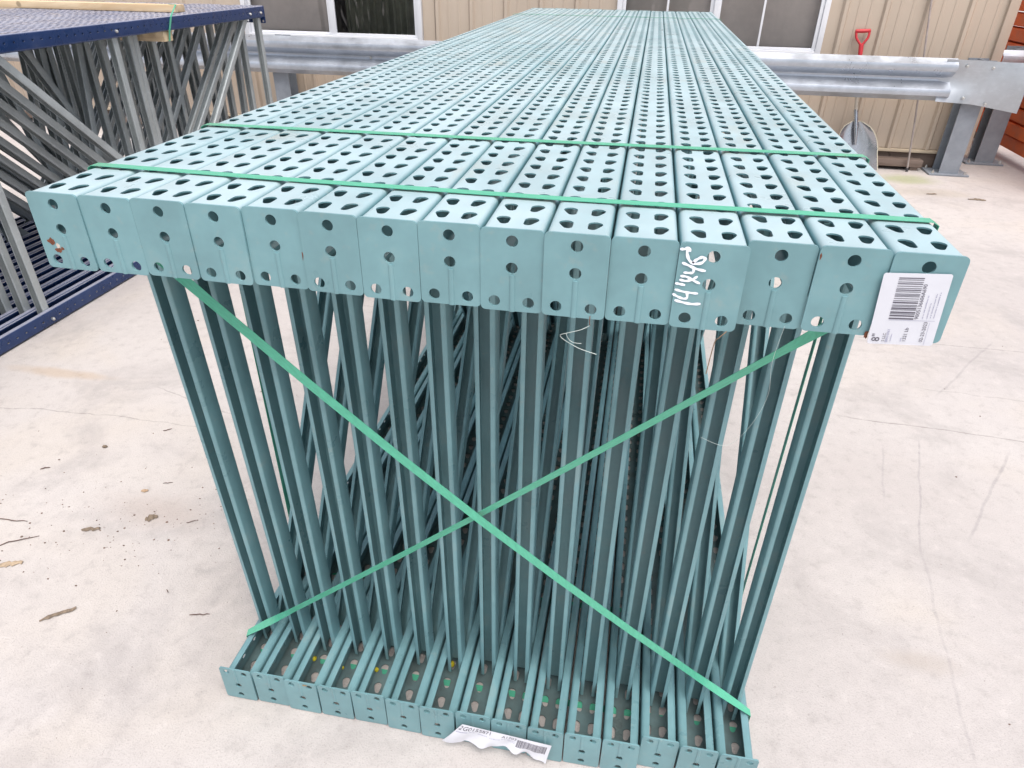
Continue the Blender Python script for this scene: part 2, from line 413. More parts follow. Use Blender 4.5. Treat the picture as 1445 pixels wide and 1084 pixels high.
def ipost(parent, cx, y0, y1, h, wd=.15, mat=POSTGREY, pl=(.155, .03)):
    root = obj('post', None, parent=parent)
    bm = bmesh.new(); box_bm(bm, cx - wd / 2, cx + wd / 2, y0, y0 + .009, .016, h); box_bm(bm, cx - wd / 2, cx + wd / 2, y1 - .009, y1, .016, h)
    box_bm(bm, cx - .005, cx + .005, y0 + .0095, y1 - .0095, .016, h - .002)
    obj('post_beam', bm_mesh('post_beam', bm), mat, root)
    px, py = pl
    obj('foot_plate', box('foot_plate', cx - px, cx + px, y0 - py, y1 + .02, .001, .0155, .002), mat, root)
    for sx in (-1, 1):
        for yy in (y0 - py + .02, y1 + .0):
            b = obj('anchor_bolt', BOLTM, BOLT, root, (cx + sx * (px - .03), yy, .022))
            b.scale = (1.0, 1.0, 1.6)
    return root
gr = thing('guardrail', 'grey galvanized steel guardrail with flared end in front of the tan building', 'guardrail', (0, 0, 0))
obj('rail', wbeam(-2.97, 2.545, 5.470), RAILGALV, gr)
obj('rail', wbeam(-7.2, -2.86, 5.476), RAILGALV, gr)
ipost(gr, 2.768, 5.575, 5.735, .875)
ipost(gr, -3.1, 5.575, 5.735, .875)
ipost(gr, -.2, 5.575, 5.735, .575)
# flared terminal: flat sheet that twists away from the rail
v, f = [], []
N = 14; Mv = 8
for i in range(N):
    t = i / (N - 1); xx = 2.46 + .57 * t
    zt = .884 - .012 * t + .03 * max(0, t - .75); zb = .580 - .03 * t - .05 * max(0, (t - .45)) 
    for j in range(Mv):
        s = j / (Mv - 1); z = zb + (zt - zb) * s
        dep = .030 * math.cos((s - .5) * 2 * math.pi) * max(0, 1 - t * 1.7)
        v.append((xx + .03 * (1 - s) * t, 5.515 + dep - .16 * max(0, t - .5) ** 1.5 - .02 * t * (1 - s) * s * 4 + .012 * math.sin(3 * t + 2 * s), z))
for i in range(N - 1):
    for j in range(Mv - 1): f.append((i * Mv + j, (i + 1) * Mv + j, (i + 1) * Mv + j + 1, i * Mv + j + 1))
te = obj('end_terminal', solidified('end_terminal', v, f, .0032, 1, 50), galv('scuffed_terminal_steel', (.54, .58, .62), .42, .7, 6), gr)
for x, z in ((2.615, .838), (2.80, .832), (2.66, .612), (2.83, .575)):
    b = obj('bolt', BOLTM, BOLT, gr, (x, 5.497, z)); b.rotation_euler = (R(90), 0, 0)
b = obj('rail_bolt', BOLTM, BOLT, gr, (-2.2, 5.545, .733)); b.rotation_euler = (R(90), 0, 0)
g2 = thing('guardrail', 'second guardrail standing past the building corner beside the orange beams', 'guardrail', (0, 0, 0))
ipost(g2, 3.215, 6.05, 6.21, .93)
obj('rail', wbeam(3.03, 5.2, 5.945, dz=.03), RAILGALV, g2)

# ------------------------------------------------------------------ rack frame members (shared meshes)
CW, CD, CR, LIP = .0744, .070, .0085, .0175       # column width, depth, corner radius, lip
CELL, HOLE0 = .0508, .0046
def teardrop(sx):
    w0 = (sx * .0175, .0305); r0 = .0088; n0 = (sx * .0145, .0165); r1 = .0055
    ax = math.atan2(w0[1] - n0[1], w0[0] - n0[0])
    pts = []
    for k in range(9): a = ax - R(105) + R(210) * k / 8; pts.append((w0[0] + r0 * math.cos(a), w0[1] + r0 * math.sin(a)))
    for k in range(6): a = ax + R(102) + R(156) * k / 5; pts.append((n0[0] + r1 * math.cos(a), n0[1] + r1 * math.sin(a)))
    return pts
def column_mesh(name, length, big_cells=True):
    hw = CW / 2 - CR
    cells = int((length - HOLE0) / CELL)
    fv, ff = fill([(-hw, 0), (hw, 0), (hw, CELL), (-hw, CELL)], [teardrop(-1), teardrop(1)])
    sw = CD - 2 * CR
    sv, sf = fill([(0, 0), (sw, 0), (sw, CELL), (0, CELL)], [circle(sw * .45, CELL * .5, .0042, .0070, 8)])
    verts, faces = [], []
    def add(vs_, fs_, fn, flip=False):
        b = len(verts); verts.extend(fn(p) for p in vs_); faces.extend(tuple(b + i for i in (reversed(q) if flip else q)) for q in fs_)
    ys = [0] + [HOLE0 + CELL * i for i in range(cells + 1)] + [length]
    for i in range(cells):
        y0 = HOLE0 + CELL * i
        add(fv, ff, lambda p: (p[0], y0 + p[1], 0))
        add(sv, sf, lambda p: (CW / 2, y0 + p[1], -CR - p[0]))
        add(sv, sf, lambda p: (-CW / 2, y0 + p[1], -CR - p[0]), True)
    q4 = [(0, 1, 2, 3)]
    for y0, y1 in ((ys[0], ys[1]), (ys[-2], ys[-1])):
        add([(-hw, y0), (hw, y0), (hw, y1), (-hw, y1)], q4, lambda p: (p[0], p[1], 0))
        add([(0, y0), (sw, y0), (sw, y1), (0, y1)], q4, lambda p: (CW / 2, p[1], -CR - p[0]))
        add([(0, y0), (sw, y0), (sw, y1), (0, y1)], q4, lambda p: (-CW / 2, p[1], -CR - p[0]), True)
    # corners and lips, cut at the cell borders so that the sheet welds
    def arc(cx, cz, a0, a1):
        return [(cx + CR * math.cos(R(a0 + (a1 - a0) * k / 4)), cz + CR * math.sin(R(a0 + (a1 - a0) * k / 4))) for k in range(5)]
    strips = [arc(hw, -CR, 90, 0), arc(hw, -CD + CR, 0, -90) + [(CW / 2 - LIP, -CD), (CW / 2 - LIP, -CD + .006)]]
    strips += [[(-a, b) for a, b in reversed(s)] for s in strips]
    for s in strips:
        for a, b in zip(s, s[1:]):
            for y0, y1 in zip(ys, ys[1:]):
                add([(a[0], y0, a[1]), (b[0], y0, b[1]), (b[0], y1, b[1]), (a[0], y1, a[1])], q4, lambda p: p)
    me = solidified(name, verts, faces, .0019, -1, 30)
    return me
COLM = column_mesh('column', 4.262)
COLM_BLUE = COLM.copy(); COLM_TOP = COLM.copy()
def plate_mesh():
    w_, h_ = .0764, .105
    holes = [circle(0, -.0150, .0073, n=18), circle(0, -.0485, .0073, n=18), circle(-.0212, -.0925, .0072, n=18), circle(.0212, -.0925, .0072, n=18)]
    v2, f2 = fill(rrect(-w_ / 2, w_ / 2, -h_, 0, .006), holes)
    me = solidified('base_plate', [(a, 0, b) for a, b in v2], f2, .0032, 1 if False else -1, 30)
    bm = bmesh.new(); bm.from_mesh(me)
    # welded crease that runs from the second hole to the free edge
    n = 7; a = []
    for k in range(n + 1):
        t = math.pi * k / n; a.append((-.0036 * math.cos(t) + .001, -.0021 * math.sin(t) + .0002))
    up = [bm.verts.new((x, y, -.0575)) for x, y in a]; lo = [bm.verts.new((x, y, -.1052)) for x, y in a]
    for k in range(n): bm.faces.new((up[k], lo[k], lo[k + 1], up[k + 1]))
    bm.faces.new(lo[::-1]); bm.faces.new(up)
    return bm_mesh('base_plate', bm, 45)
PLATEM = plate_mesh(); PLATEM_BLUE = PLATEM.copy()
def channel_mesh(name, wd, dp, lip, t=.0018, r=.004):
    def arc(cx, cy, a0): return [(cx + r * math.cos(R(a0 + 90 * k / 3)), cy + r * math.sin(R(a0 + 90 * k / 3))) for k in range(4)]
    h = wd / 2
    pr = [(h - lip, 0)] + [(h - r, 0)] + arc(h - r, r, -90)[1:] + arc(h - r, dp - r, 0) + arc(-h + r, dp - r, 90) + arc(-h + r, r, 180) + [(-h + lip, 0)]
    v, f = [], []
    for x, y in pr: v += [(x, y, 0), (x, y, 1)]
    for i in range(len(pr) - 1): f.append((2 * i, 2 * i + 1, 2 * i + 3, 2 * i + 2))
    bm = bmesh.new(); vv = [bm.verts.new(p) for p in v]
    for q in f: bm.faces.new([vv[i] for i in reversed(q)])
    me = bpy.data.meshes.new('s'); bm.to_mesh(me)
    vs_ = [tuple(p.co) for p in me.vertices]; fs_ = [tuple(p.vertices) for p in me.polygons]; bm.free()
    return solidified(name, vs_, fs_, t, -1, 30)
BRACEM = channel_mesh('brace', .0365, .040, .0088)
BRACEM_G = channel_mesh('brace', .040, .036, .006)
def bar(name, me, mat, parent, p0, p1, front=(0, -1, 0), origin=(0, 0, 0), wx=1):
    p0, p1 = Vector(p0) - Vector(origin), Vector(p1) - Vector(origin)
    z = (p1 - p0); L = z.length; z.normalize()
    y = -Vector(front); y = (y - z * y.dot(z)).normalized(); x = y.cross(z)
    o = obj(name, me, mat, parent)
    o.matrix_local = Matrix(((x.x * wx, y.x, z.x * L, p0.x), (x.y * wx, y.y, z.y * L, p0.y), (x.z * wx, y.z, z.z * L, p0.z), (0, 0, 0, 1)))
    return o

# ------------------------------------------------------------------ the teal bundle
H = 1.219; L = 4.267; PT, PB, BX = .0768, .0795, -.0103
YO = [.0005, .0007, -.0012, -.0017, .0001, -.004, -.0051, -.0052, -.0062, -.0105, -.005, -.0081, .0161, .0115, .0093]
ORD = ['first', 'second', 'third', 'fourth', 'fifth', 'sixth', 'seventh', 'middle', 'seventh', 'sixth', 'fifth', 'fourth', 'third', 'second', 'first']
FR = []; BYO = []
TW = [-1.3, -1.0, -1.5, -1.6, -.9, -1.3, -1.2, .3, .9, -.9, .6, .2, -.6, 1.0, .3]      # how far each end plate is bent out of true, degrees
def frame_label(k):
    if k == 0: return 'outermost teal rack frame on the left with a rust scar on its plate'
    if k == 14: return 'outermost teal rack frame on the right with a white barcode sticker'
    if k == 11: return 'teal rack frame with white handwritten size mark on its end plate'
    if k == 7: return 'middle frame of the strapped teal rack bundle'
    return 'teal rack frame, %s from the %s side of the strapped bundle' % (ORD[k], 'left' if k < 7 else 'right')
for k in range(15):
    tx = (-7 + k) * PT; bx = BX + (-7 + k) * PB; yo = YO[k]; by = yo + .085 + rnd.uniform(-.002, .002); BYO.append(by)
    root = thing('rack_upright', frame_label(k), 'rack frame', (bx, by, 0), 'teal rack frames strapped into one bundle'); FR.append(root)
    O = (bx, by, 0)
    def P(x, y, z): return (x - bx, y - by, z)
    dz = rnd.uniform(-.0012, .0012)
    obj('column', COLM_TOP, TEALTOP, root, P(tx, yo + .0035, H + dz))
    c = obj('column', COLM, TEALLOW, root, P(bx, by + .0035, .0035)); c.rotation_euler = (0, R(180), 0)
    jy = rnd.uniform(-.0008, .0008)
    p = obj('base_plate', PLATEM, TEAL, root, P(tx, yo, H + dz + .0006)); p.rotation_euler = (R(rnd.uniform(-.6, .2)), 0, R(TW[k]))
    p = obj('base_plate', PLATEM, TEAL, root, P(bx, by, .0025)); p.rotation_euler = (0, R(180 + rnd.uniform(-.5, .5)), R(rnd.uniform(-.7, .7)))
    obj('base_plate', PLATEM, TEAL, root, P(tx, yo + L + .0035, H + dz + .0006))
    p = obj('base_plate', PLATEM, TEAL, root, P(bx, by + L + .0035, .0025)); p.rotation_euler = (0, R(180), 0)
    top_y, bot_y = .150 + .055 * k / 14 + rnd.uniform(-.006, .006), .232 + rnd.uniform(-.005, .005)
    def fxz(z): return bx + (tx - bx) * z / H
    def br(y0, z0, y1, z1, front=(0, -1, 0)):
        bar('brace', BRACEM, TEAL, root, (fxz(z0), y0, z0), (fxz(z1), y1, z1), front, O)
    br(bot_y, .026, top_y, 1.186)
    j = lambda s=.02: rnd.uniform(-s, s)
    d1 = 1.06 + j(.05)
    br(bot_y + .062, .026, d1, 1.186)
    d2 = 2.02 + j(.04)
    br(d2, .026, d1 + .09, 1.186)
    br(d2 + .08, .026, 2.98 + j(), 1.186)
    br(3.95 + j(), .026, 3.06 + j(.01), 1.186)
    br(4.10, .026, 4.06, 1.186)

# rust scar and chips on the end plates
def chip(parent, wx, wz, wy, r, mat, name='rust_spot', sx=1, sz=1, seed=0, label=None):
    q = random.Random(seed); n = 11
    pts = [(math.cos(2 * math.pi * i / n) * r * sx * q.uniform(.5, 1.15), 0, math.sin(2 * math.pi * i / n) * r * sz * q.uniform(.5, 1.15)) for i in range(n)]
    me = mesh(name, pts + [(x, .0006, z) for x, y, z in pts], [tuple(range(n))] + [(i, (i + 1) % n, n + (i + 1) % n, n + i) for i in range(n)])
    o = obj(name, me, mat, parent, (wx - parent.location.x, wy - parent.location.y, wz)); return o
f0 = FR[0]; cx0 = -7 * PT
chip(f0, cx0 - .0215, 1.152, YO[0] - .0008, .0052, RUST, sx=1.2, seed=3)
chip(f0, cx0 - .0135, 1.146, YO[0] - .0007, .0042, PRIMER, 'scuff', seed=4)
chip(f0, cx0 - .0150, 1.1395, YO[0] - .0009, .0036, RUST, sx=1.5, seed=5)
chip(f0, cx0 - .0080, 1.1425, YO[0] - .0009, .0026, RUST, seed=6)
chip(FR[3], -4 * PT + .0345, 1.158, YO[3] - .0007, .0055, PRIMER, 'scuff', sx=.35, sz=1.6, seed=7)
chip(FR[3], -4 * PT + .0350, 1.150, YO[3] - .0009, .0035, STRAP, 'strap_scrap', sx=.4, sz=1.6, seed=8)
chip(FR[3], -4 * PT + .036, 1.166, YO[3] - .0009, .004, RUST, sx=.25, sz=2, seed=9)
chip(FR[2], -5 * PT + .0355, 1.136, YO[2] - .0008, .004, RUST, sx=.3, sz=1.3, seed=10)
chip(FR[4], -3 * PT + .0362, 1.160, YO[4] - .0008, .005, RUST, sx=.25, sz=1.6, seed=11)
chip(FR[13], 6 * PT - .0365, 1.208, YO[13] - .0008, .003, RUST, sx=.5, sz=1.4, seed=12)
chip(FR[13], 6 * PT + .0355, 1.118, YO[13] - .0010, .0042, RUST, sx=.6, sz=1.5, seed=13)
chip(FR[2], BX - 5 * PB + .012, .1010, BYO[2] - .0012, .005, plain('brown_smear', (.30, .20, .10), .8, .3, 90), 'smear', sx=1.5, sz=.5, seed=14)

# handwriting on the fourth plate from the right: 14'x48" written sideways, as brush strokes
hw_root = obj('handwriting', None, parent=FR[11]); hw_root.location = (4 * PT - FR[11].location.x, YO[11] - .0012 - FR[11].location.y, H)
def stroke(pts, rad):
    pts = [Vector((p[0], 0, p[1])) for p in pts]; fine = []
    for i in range(len(pts) - 1):
        a, b, c, d = pts[max(i - 1, 0)], pts[i], pts[i + 1], pts[min(i + 2, len(pts) - 1)]
        for s in range(6):
            t = s / 6; fine.append(.5 * ((2 * b) + (c - a) * t + (2 * a - 5 * b + 4 * c - d) * t * t + (3 * b - a - 3 * c + d) * t ** 3))
    fine.append(pts[-1]); v, f = [], []
    n = len(fine)
    for i, p in enumerate(fine):
        d = (fine[min(i + 1, n - 1)] - fine[max(i - 1, 0)]).normalized(); nn = Vector((-d.z, 0, d.x))
        rr = rad * (1 + .18 * math.sin(i * .9)) * (.75 if i in (0, n - 1) else 1)
        v += [p + nn * rr, p - nn * rr]
        if i: f.append((2 * i - 2, 2 * i - 1, 2 * i + 1, 2 * i))
    def capfan(i, s):
        p = fine[i]; d = (fine[min(i + 1, n - 1)] - fine[max(i - 1, 0)]).normalized() * s; nn = Vector((-d.z, 0, d.x)); b = len(v)
        v.append(p)
        for k in range(7):
            a = math.pi * k / 6 - math.pi / 2; v.append(p + (d * math.cos(a) + nn * math.sin(a)) * rad * .95)
        for k in range(6): f.append((b, b + 1 + k, b + 2 + k))
    capfan(0, -1); capfan(n - 1, 1)
    me = mesh('stroke', v, f)
    bm = bmesh.new(); bm.from_mesh(me)
    bmesh.ops.recalc_face_normals(bm, faces=bm.faces)
    for q in bm.faces:
        if q.normal.y > 0: q.normal_flip()
    o = obj('stroke', bm_mesh('stroke', bm), MARKER, hw_root); o.location.y = -.0001 * len(hw_root.children)
def zz(px, py):
    """pixel of the enlarged plate view -> plate metres (x from plate centre, z below the top)"""
    u = (py - 90) / (905 - 90)
    left = 195 - 115 * u; right = 870 - 140 * u
    return ((px - left) / (right - left) * .0764 - .0382, -.104 * u ** .97)
S = lambda l, r: stroke([zz(*p) for p in l], r * 1.02)
S([(150, 632), (230, 648), (310, 656), (385, 648)], .00155)                       # 1
S([(150, 525), (230, 540), (300, 545), (360, 546)], .0014)                        # 4
S([(128, 572), (170, 592), (225, 608), (262, 596), (262, 548)], .00145)
S([(155, 463), (190, 466), (232, 472)], .0015)                                    # '
S([(195, 425), (250, 432), (310, 415), (355, 385)], .0014)                        # x
S([(205, 388), (260, 392), (320, 420), (378, 443)], .0014)
S([(220, 265), (280, 285), (350, 310), (430, 322)], .0015)                        # 4
S([(235, 352), (280, 352), (318, 345), (325, 305)], .0014)
S([(268, 130), (258, 175), (280, 235), (330, 262), (400, 250), (432, 210), (400, 200), (350, 225), (320, 250)], .0016)   # 8
S([(200, 140), (235, 138), (270, 125), (285, 150)], .0015)

# ------------------------------------------------------------------ stickers and printed labels
def text_mesh(s, size):
    cu = bpy.data.curves.new('t', 'FONT'); cu.body = s; cu.size = size; cu.resolution_u = 2
    t = bpy.data.objects.new('t', cu); COL.objects.link(t); dg = bpy.context.evaluated_depsgraph_get()
    me = bpy.data.meshes.new_from_object(t.evaluated_get(dg), depsgraph=dg)
    bpy.data.objects.remove(t); bpy.data.curves.remove(cu); me.name = 'print'; return me
f14 = FR[14]; lx0, lx1, lz0, lz1 = .4985, .5685, 1.1085, 1.1965
ly = YO[14] - .0030
lab = obj('sticker', None, parent=f14); lab.location = (lx0 - f14.location.x, ly - f14.location.y, lz0)
lab.rotation_euler = (0, R(-3.5), 0)
lab['label'] = 'white barcode sticker on the rightmost plate'
LW, LH = lx1 - lx0, lz1 - lz0
v2, f2 = fill(rrect(0, LW, 0, LH, .0028), [])
bm = bmesh.new(); vv = [bm.verts.new((a, 0, b)) for a, b in v2]
for q in f2: bm.faces.new([vv[i] for i in q])
r = bmesh.ops.extrude_face_region(bm, geom=list(bm.faces)); bmesh.ops.translate(bm, verts=[e for e in r['geom'] if isinstance(e, bmesh.types.BMVert)], vec=(0, .0005, 0))
bmesh.ops.recalc_face_normals(bm, faces=bm.faces)
obj('sticker_paper', bm_mesh('sticker_paper', bm), PAPER, lab)
def quads(rects, y):
    v, f = [], []
    for a, b, c, d in rects:
        n = len(v); v += [(a, y, c), (b, y, c), (b, y, d), (a, y, d)]; f.append((n, n + 1, n + 2, n + 3))
    return mesh('barcode', v, f)
q = random.Random(11); bars = []; z = LH * .37
while z < LH * .945:
    t = q.choice((.0007, .0007, .0011, .0016)); bars.append((LW * .235, LW * .605, z, min(z + t, LH * .945))); z += t + q.choice((.0008, .0012, .0019))
obj('barcode', quads(bars, -.0004), INK, lab)
obj('rule_line', quads([(LW * .24, LW * .93, LH * .355, LH * .359), (LW * .86, LW * .864, 0.001, LH * .33)], -.0004), INKFINE, lab)
def ltext(s, size, u, vv_, mat=INK):
    o = obj('print', text_mesh(s, size), mat, lab, (LW * u, -.0005, LH * vv_))
    o.rotation_euler = (R(90), R(-90), 0)
ltext('8"', .0125, .175, .035); ltext('S LLC', .0046, .255, .04); ltext('80016061', .0044, .305, .03, INKFINE)
ltext('1321 Lb', .0056, .575, .045); ltext('02-23-2023', .0056, .83, .05)
ltext('9005136606A690', .0060, .675, .375)
def specks(u, v0, v1, seed):
    """a line of print too small to read: short dashes"""
    q2 = random.Random(seed); out = []; z_ = LH * v0
    while z_ < LH * v1:
        d = q2.uniform(.0006, .0016); out.append((LW * u - .0004 * q2.uniform(.6, 1.4), LW * u + .0004, z_, z_ + d)); z_ += d + q2.choice((.0004, .0005, .0012))
    obj('fine_print', quads(out, -.0005), INKFINE, lab)
specks(.345, .05, .15, 1); specks(.50, .05, .09, 2); specks(.735, .385, .72, 3); specks(.80, .385, .62, 4); specks(.85, .40, .74, 5); specks(.90, .40, .76, 6)

# torn paper label lying across the lower plates
def papr(u, v_):
    """u along the label, v across; returns a crumpled 3D point in front of the lower plates"""
    x = -.030 + .194 * u - .010 * v_
    ztop = .0885 - .0190 * u
    tear = .047 + .009 * math.sin(u * 6.0 + .9) + .003 * math.sin(u * 23) + .016 * max(0, u - .55) + (.006 if u < .12 else 0) + .012 * max(0, .35 - abs(u - .02) * 4)
    if u < .22: x -= .036 * v_ * (1 - u / .22)
    y = .068 - .006 * v_ - .004 * math.sin(u * 17 + v_ * 3) * v_ - .003 * math.sin(u * 31) * (v_ ** 2)
    return Vector((x, y, max(.0035, ztop - tear * v_)))
NU, NV = 44, 8; v, f = [], []
for i in range(NU):
    for j in range(NV): v.append(papr(i / (NU - 1), j / (NV - 1)))
for i in range(NU - 1):
    for j in range(NV - 1): f.append((i * NV + j, i * NV + j + 1, (i + 1) * NV + j + 1, (i + 1) * NV + j))
pl_ = thing('paper_label', 'torn crumpled white paper label hanging across the lower end plates', 'label', (0, .068, 0))
obj('paper', solidified('paper', [(a.x, a.y - .068, a.z) for a in v], f, .0003, 1, 60), PAPER, pl_)
def wrapped(me, u0, v0, sc):
    for p in me.vertices:
        a = papr(min(1, u0 + p.co.x * sc / .19), max(0, v0 - p.co.y * sc / .05)); p.co = (a.x, a.y - .068 - .0007, a.z)
    return me
obj('print', wrapped(text_mesh('2G0155871', 1), .004, .25, .0135), INK, pl_)
obj('print', wrapped(text_mesh('A1703', 1), .455, .26, .0120), INK, pl_)
def pdash(u0, u1, vv_, seed):
    q2 = random.Random(seed); v, f = [], []; uu = u0
    while uu < u1:
        d = q2.uniform(.003, .009); n = len(v)
        for a_, b_ in ((uu, vv_ + .035), (uu + d, vv_ + .035), (uu + d, vv_), (uu, vv_)):
            p = papr(a_, b_); v.append((p.x, p.y - .068 - .0007, p.z))
        f.append((n, n + 1, n + 2, n + 3)); uu += d + q2.choice((.002, .003, .008))
    obj('fine_print', mesh('fine_print', v, f), INKFINE, pl_)
pdash(.01, .16, .33, 1); pdash(.20, .30, .36, 2); pdash(.33, .45, .40, 3); pdash(.46, .61, .36, 4); pdash(.54, .61, .46, 5)
u = .635; v, f = [], []
while u < .955:
    t = q.choice((.004, .004, .007)); n = len(v)
    for uu, vv_ in ((u, .62), (u + t, .62), (u + t, .40), (u, .40), (u + t, .16), (u, .16)):
        a = papr(uu, vv_); v.append((a.x, a.y - .068 - .0007, a.z))
    f += [(n, n + 1, n + 2, n + 3), (n + 3, n + 2, n + 4, n + 5)]; u += t + q.choice((.003, .005))
obj('barcode', mesh('barcode', v, f), INK, pl_)

# ------------------------------------------------------------------ green straps
def ribbon(name, pts, wdirs, wd, closed=False, mat=STRAP, parent=None, t=.0007, sub=8):
    P_ = [Vector(p) for p in pts]; W_ = [Vector(a).normalized() for a in wdirs]; v, f = [], []; rows = []
    n = len(P_)
    rng = range(n if closed else n - 1)
    for i in rng:
        a, b = P_[i], P_[(i + 1) % n]; wa, wb = W_[i], W_[(i + 1) % n]
        k = max(1, min(sub, int((b - a).length / .03)))
        for s in range(k): rows.append((a.lerp(b, s / k), wa.lerp(wb, s / k).normalized()))
    if not closed: rows.append((P_[-1], W_[-1]))
    for p, ww in rows: v += [p + ww * wd / 2, p - ww * wd / 2]
    m = len(rows)
    for i in range(m if closed else m - 1):
        j_ = (i + 1) % m; f.append((2 * i, 2 * j_, 2 * j_ + 1, 2 * i + 1))
    return obj(name, solidified(name, v, f, t, 0, 40), mat, parent)
Yv = (0, 1, 0); xl, xr = -.5765, .5775; bl, brx = BX - 7.5 * PB - .0005, BX + 7.5 * PB + .0005
ZT = H + .0032
# crossing strap: over the top, round the upper columns, crossing to the opposite lower corners and under the lower columns
def diag(a, b, da, db, sag, lean=.12):
    """points of a taut run; width direction turns from the edge direction to lie in the end plane and back"""
    a, b = Vector(a), Vector(b); d = (b - a).normalized(); inpl = Vector((-d.z, 0, d.x))
    if inpl.z < 0: inpl = -inpl
    P_, W_ = [], []
    for i in range(9):
        t = i / 8; P_.append(a.lerp(b, t) + Vector((0, sag * math.sin(math.pi * t), 0)))
        if i == 0: P_[-1] = a; W_.append(Vector(da)); continue
        if t > .86: ww = inpl.lerp(Vector(db), (t - .86) / .14 * .85)
        else: ww = inpl
        ww = ww + Vector((0, lean, 0)); W_.append(ww.normalized())
    return P_, W_
DG = .006
topl = [(xl - .001, .131, ZT - .004), (xl + .006, .131, ZT), (-.27, .120, ZT), (.127, .116, ZT), (xr - .006, .127, ZT), (xr + .001, .127, ZT - .004)]
d1p, d1w = diag((xr + .001, .133, H - CD - .004), (bl - .001, .208, CD + .002), Yv, Yv, -.016, -.42)
d2p, d2w = diag((brx + .001, .224, CD + .002), (xl - .001, .133, H - CD - .004), Yv, Yv, -.036, .15)
pts = topl + d1p + [(bl - .001, .208, .004), (bl + .004, .21, .0014), (brx - .004, .222, .0014), (brx + .001, .224, .004)] + d2p
wds = [Yv] * 6 + d1w + [Yv] * 4 + d2w
tag(ribbon('strap', pts, wds, .0162, True), 'green plastic strap crossing in an X over the front of the bundle', 'strap')
# second loop further back
pts = [(xl - .002, .428, ZT - .004), (xl + .006, .428, ZT), (-.03, .436, ZT), (xr - .006, .459, ZT), (xr + .002, .46, ZT - .004), (xr + .002, .465, 1.14), (brx + .002, .52, .07), (brx + .002, .52, .004), (brx - .004, .52, .0014), (bl + .004, .49, .0014), (bl - .002, .49, .004), (bl - .002, .49, .07), (xl - .002, .44, 1.14)]
tag(ribbon('strap', pts, [Yv] * len(pts), .0175, True), 'green plastic strap looped upright round the bundle, farther from the front', 'strap')
pts = [(xl - .002, 3.60, ZT - .004), (xl + .006, 3.60, ZT), (xr - .006, 3.62, ZT), (xr + .002, 3.62, ZT - .004), (xr + .002, 3.62, 1.14), (brx + .002, 3.66, .07), (brx + .002, 3.66, .004), (brx - .004, 3.66, .0014), (bl + .004, 3.64, .0014), (bl - .002, 3.64, .004), (bl - .002, 3.64, .07), (xl - .002, 3.60, 1.14)]
tag(ribbon('strap', pts, [Yv] * len(pts), .0175, True), 'green plastic strap looped round the far end of the bundle', 'strap')

# yellow plugs inside the lower columns, loose threads
def plug(x, y, z, s, lab_):
    bm = bmesh.new(); bmesh.ops.create_icosphere(bm, subdivisions=2, radius=s)
    for vtx in bm.verts: vtx.co *= 1 + .25 * noise.noise(vtx.co * 160 + Vector((x * 9, 0, 0)))
    tag(obj('yellow_plug', bm_mesh('yellow_plug', bm, 60), YELLOW, None, (x, y, z)), lab_, 'plug', 'yellow plugs inside the lower columns')
for x, y, s, t in ((-0.442, 0.208, .0065, 'yellow plug in the lower column third from the left'),
    (-0.364, 0.198, .0042, 'small yellow plug in the lower column fourth from the left'),
    (-0.281, 0.208, .0055, 'yellow plug in the lower column fifth from the left'),
    (-0.106, 0.256, .0078, 'largest yellow plug, in the lower column seventh from the left')):
    plug(x, y, .012 + s * .6, s, t)
th = thing('loose_thread', 'frayed pale thread hanging from a plate hole near the middle', 'thread', (.175, -.012, 1.118))
def crv(pts, n=8):
    P_ = [Vector(p) for p in pts]; out = []
    for i in range(len(P_) - 1):
        a, b, c, d = P_[max(i - 1, 0)], P_[i], P_[i + 1], P_[min(i + 2, len(P_) - 1)]
        for s in range(n):
            t = s / n; out.append(.5 * ((2 * b) + (c - a) * t + (2 * a - 5 * b + 4 * c - d) * t * t + (3 * b - a - 3 * c + d) * t ** 3))
    return out + [P_[-1]]
obj('knot', tube('knot', crv([(0, .004, .002), (0, -.0018, 0), (0, -.0015, -.006), (.0008, .002, -.012)]), .0005, 5), RUST, th)
obj('strand', tube('strand', crv([(.0008, .002, -.012), (-.010, -.002, -.017), (-.026, 0, -.024), (-.035, .004, -.030), (-.030, .004, -.036), (-.010, 0, -.044), (.012, -.002, -.049)]), .00038, 5), THREADM, th)
obj('strand', tube('strand', crv([(-.028, 0, -.0245), (-.024, .001, -.033), (-.018, .001, -.037), (-.008, 0, -.037)]), .00035, 5), THREADM, th)
t2 = thing('loose_thread', 'long thin thread dangling from the third plate from the right', 'thread', (.405, .012, 1.118))
obj('strand', tube('strand', crv([(0, 0, 0), (-.004, 0, -.05), (.001, .002, -.10), (-.012, .002, -.15), (-.035, .004, -.185), (-.07, .006, -.178)]), .00018, 5), THREADM, t2)
t3 = thing('loose_thread', 'brown twisted wire poking out under the handwritten plate', 'wire', (.338, -.008, 1.118))
obj('strand', tube('strand', crv([(0, .004, .0), (-.002, -.001, -.004), (-.008, -.001, -.012), (-.012, .004, -.024), (-.014, .01, -.07)]), .0007, 5), plain('brown_wire', (.25, .17, .11), .7), t3)

